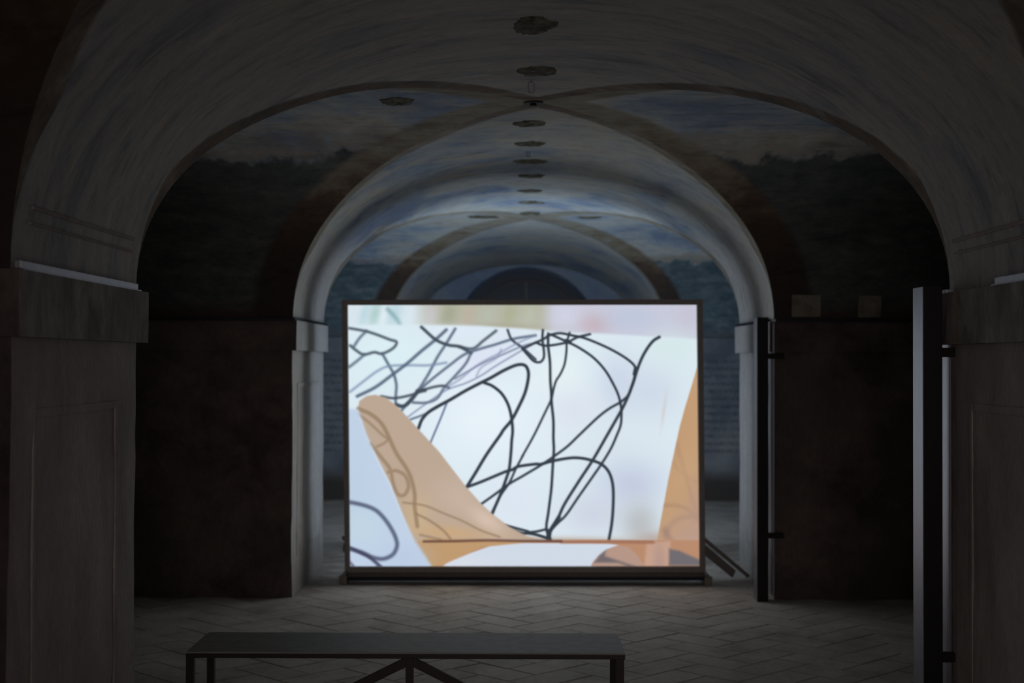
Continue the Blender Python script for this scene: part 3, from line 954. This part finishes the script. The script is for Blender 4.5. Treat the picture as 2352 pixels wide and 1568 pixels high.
def S_(px, py): return P(px, py, SD)
FD = 0.10   # half depth of the box frame
fo = [S_(784, 689), S_(1614, 686), S_(1621, 1322), S_(794, 1326)]
fi = [S_(797, 701), S_(1601, 698.5), S_(1608, 1299), S_(805, 1302)]
def frame_side(a, b, c, d):
    "a b outer edge, c d inner edge"
    bm = bmesh.new()
    f0 = [bm.verts.new(Vector((0, 0, EYE)) + (p - Vector((0, 0, EYE))) * ((SD - FD) / SD)) for p in (a, b, c, d)]
    f1 = [bm.verts.new(p + Vector((0, FD, 0))) for p in (a, b, c, d)]
    bm.faces.new(f0); bm.faces.new(f1[::-1])
    for i in range(4):
        bm.faces.new((f0[i], f1[i], f1[(i + 1) % 4], f0[(i + 1) % 4]))
    bmesh.ops.recalc_face_normals(bm, faces=bm.faces)
    bmesh.ops.bevel(bm, geom=list(bm.edges), offset=0.002, segments=1, affect='EDGES')
    return link('frame_bar', mesh_from_bm('frame_bar', bm), M_frame, screen)
frame_side(fo[0], fo[1], fi[1], fi[0])
frame_side(fo[1], fo[2], fi[2], fi[1])
frame_side(S_(794, 1315), S_(1620, 1312), fi[2], fi[3])
frame_side(fo[3], fo[0], fi[0], fi[3])
a, b = S_(800, 1319.5), S_(1618, 1316.5)
bar('lower_rail', a, b, 0.03, 0.028, M_rail, screen)
a, b = S_(800, 1328), S_(1618, 1325)
bar('bottom_channel', a + Vector((0, .01, 0)), b + Vector((0, .01, 0)), 0.03, 0.03, M_alu_dark, screen)
for px, sgn in ((793, -1), (1624, 1)):
    c = S_(px, 1328)
    box('foot', (c.x - 0.025, SD - 0.09, 0.0), (c.x + 0.025, SD + 0.30, 0.055), M_frame, screen)
    xa, xb = sorted((c.x - sgn * 0.005, c.x - sgn * 0.028))
    f = box('foot_bracket', (c.x - 0.026, SD - 0.10, 0.052), (c.x + 0.026, SD - 0.05, 0.062), M_foot, screen, 0.002)
    f = box('foot_bracket', (xa, SD - 0.10, 0.0), (xb, SD - 0.088, 0.06), M_foot, screen, 0.002)
# rear braces running out to the sides
for sgn in (-1, 1):
    px = 1616 if sgn > 0 else 790
    a = P(px, 1234, SD + 0.02)
    bb = Vector((X0 + 1.565, SD + 0.20, 0.025)) if sgn > 0 else Vector((a.x + 0.10, SD + 0.8, 0.03))
    bar('brace', a, bb, 0.022, 0.022, M_frame, screen)
    bar('shade_strip', a + Vector((0, 0.03, -0.075)), bb + Vector((-0.10 * sgn, 0.03, 0.012)), 0.012, 0.06, M_frame, screen)  # flat bar added for the broad shade beneath the brace

# ------------------------------------------------------------------ steel uprights folded against the right-hand piers
def gate(yf, label, hinges=True, far=False):
    xi = X0 + HW
    r = empty('gate_post', (xi - 0.09, yf, 0))
    tag(r, label, 'post', 'steel posts at the right-hand piers')
    xa, xb = xi - 0.131, xi - 0.055
    zt = 1.865
    box('post_body', (xa + 0.003, yf - 0.086, 0.0), (xb, yf + 0.05, zt), M_postblack, r, 0.002)
    # bare metal cheek towards the hall
    box('cheek_plate', (xa, yf - 0.084, 0.004), (xa + 0.003, yf + 0.05, zt - 0.002), M_post, r, 0)
    box('corner_channel', (xi - 0.020, yf - 0.04, 0.03), (xi - 0.006, yf + 0.09, zt - 0.03), M_post, r, 0.002)
    for z in (1.61, 0.43):
        box('hinge', (xb - 0.004, yf - 0.07, z - 0.018), (xi + 0.05, yf - 0.03, z + 0.018), M_iron, r, 0.004)
    # short end of the tray on top of the channel
    box('end_bracket', (xi - 0.03, yf - 0.05, zt - 0.028), (xi + 0.0, yf + 0.0, zt - 0.010), M_alu, r, 0.002)
    return r
gate(5.59, 'tall steel post at the nearer right pier, full height at the right of the photo')
gate(9.44, 'tall steel post at the farther right pier, just right of the projection screen')

# trays running along the tops of the capitals; far ones coloured dark as unlit
def tray(x, y0, y1, mat, label, sx, h=0.024):
    r = empty('light_tray', (x, (y0 + y1) / 2, SPR))
    tag(r, label, 'tray', None)
    xa, xb = sorted((x, x + sx * 0.02))
    box('channel', (xa, y0, SPR + 0.004), (xb, y1, SPR + 0.004 + h), mat, r, 0.002)
    xa, xb = sorted((x - sx * 0.005, x + sx * 0.02))
    box('lip', (xa, y0 + 0.02, SPR - 0.001), (xb, y1 + 0.03, SPR + 0.005), mat, r, 0.001)
    return r
tray(X0 - HW + 0.028, 4.22, 5.52, M_alu, 'thin grey metal tray along the top of the left near pier capital', -1)
tray(X0 + HW - 0.028, 3.9, 4.98, M_alu, 'thin grey metal tray along the top of the right near pier capital', 1)
tray(X0 - HW + 0.022, 9.40, 11.0, M_alu_dark, 'thin tray coloured dark for shade along the capital of the pier left of the screen', -1, 0.016)
tray(X0 + HW - 0.022, 9.56, 11.0, M_alu_dark, 'thin tray coloured dark for shade along the capital of the pier right of the screen', 1, 0.016)
for sx in (-1, 1):
    xa, xb = sorted((X0 + sx * (HW - 0.02), X0 + sx * (XS - 0.05)))
    m = box('trim_%d' % (1 if sx < 0 else 2), (xa, 9.405, SPR - 0.004), (xb, 9.43, SPR + 0.016), M_alu_dark, None, 0.002)  # tray carried on along the wall, its shade put into the colour
    m['kind'] = 'structure'

# ------------------------------------------------------------------ bench
bx0, bx1 = (430 - VX) * 5.5 / F, (1437 - VX) * 5.5 / F
by0, by1 = 5.50, 5.90
zt = 0.445
bench = empty('bench', ((bx0 + bx1) / 2, (by0 + by1) / 2, 0))
tag(bench, 'long low bench with grey board seat on a thin black steel frame', 'bench')
bm = bmesh.new()
box_bm(bm, (bx0, by0, zt - 0.004), (bx1, by1, zt + 0.002), 0.0015)
link('seat_board', mesh_from_bm('seat_board', bm), M_bench, bench)
T_ = 0.018
zr = zt - 0.004
for yy in (by0, by1 - T_):
    box('seat_rail', (bx0, yy, zr - T_), (bx1, yy + T_, zr), M_steel_black, bench, 0.0015)
for xx in (bx0, bx1 - 0.034):
    box('end_rail', (xx, by0 + T_, zr - T_), (xx + 0.034, by1 - T_, zr), M_steel_black, bench, 0.0015)
    for yy in (by0, by1 - 0.03):
        box('leg', (xx, yy, 0.0), (xx + 0.030, yy + 0.03, zr - T_), M_steel_black, bench, 0.0015)
cxm = (943 - VX) * 5.5 / F
for yy in (by0 + 0.001,):
    box('centre_post', (cxm - 0.015, yy, 0.0), (cxm + 0.015, yy + 0.02, zr - T_), M_steel_black, bench, 0.0015)
    for sg in (-1, 1):
        bar('diagonal_brace', (cxm + sg * 0.01, yy + 0.01, zr - 0.03), (cxm + sg * 0.80, yy + 0.01, 0.02), 0.034, 0.018, M_steel_black, bench, up=Vector((0, 1, 0)))
box('floor_rail', (bx0 + 0.03, by0, 0.0), (bx1 - 0.034, by0 + T_, T_), M_steel_black, bench, 0.0015)
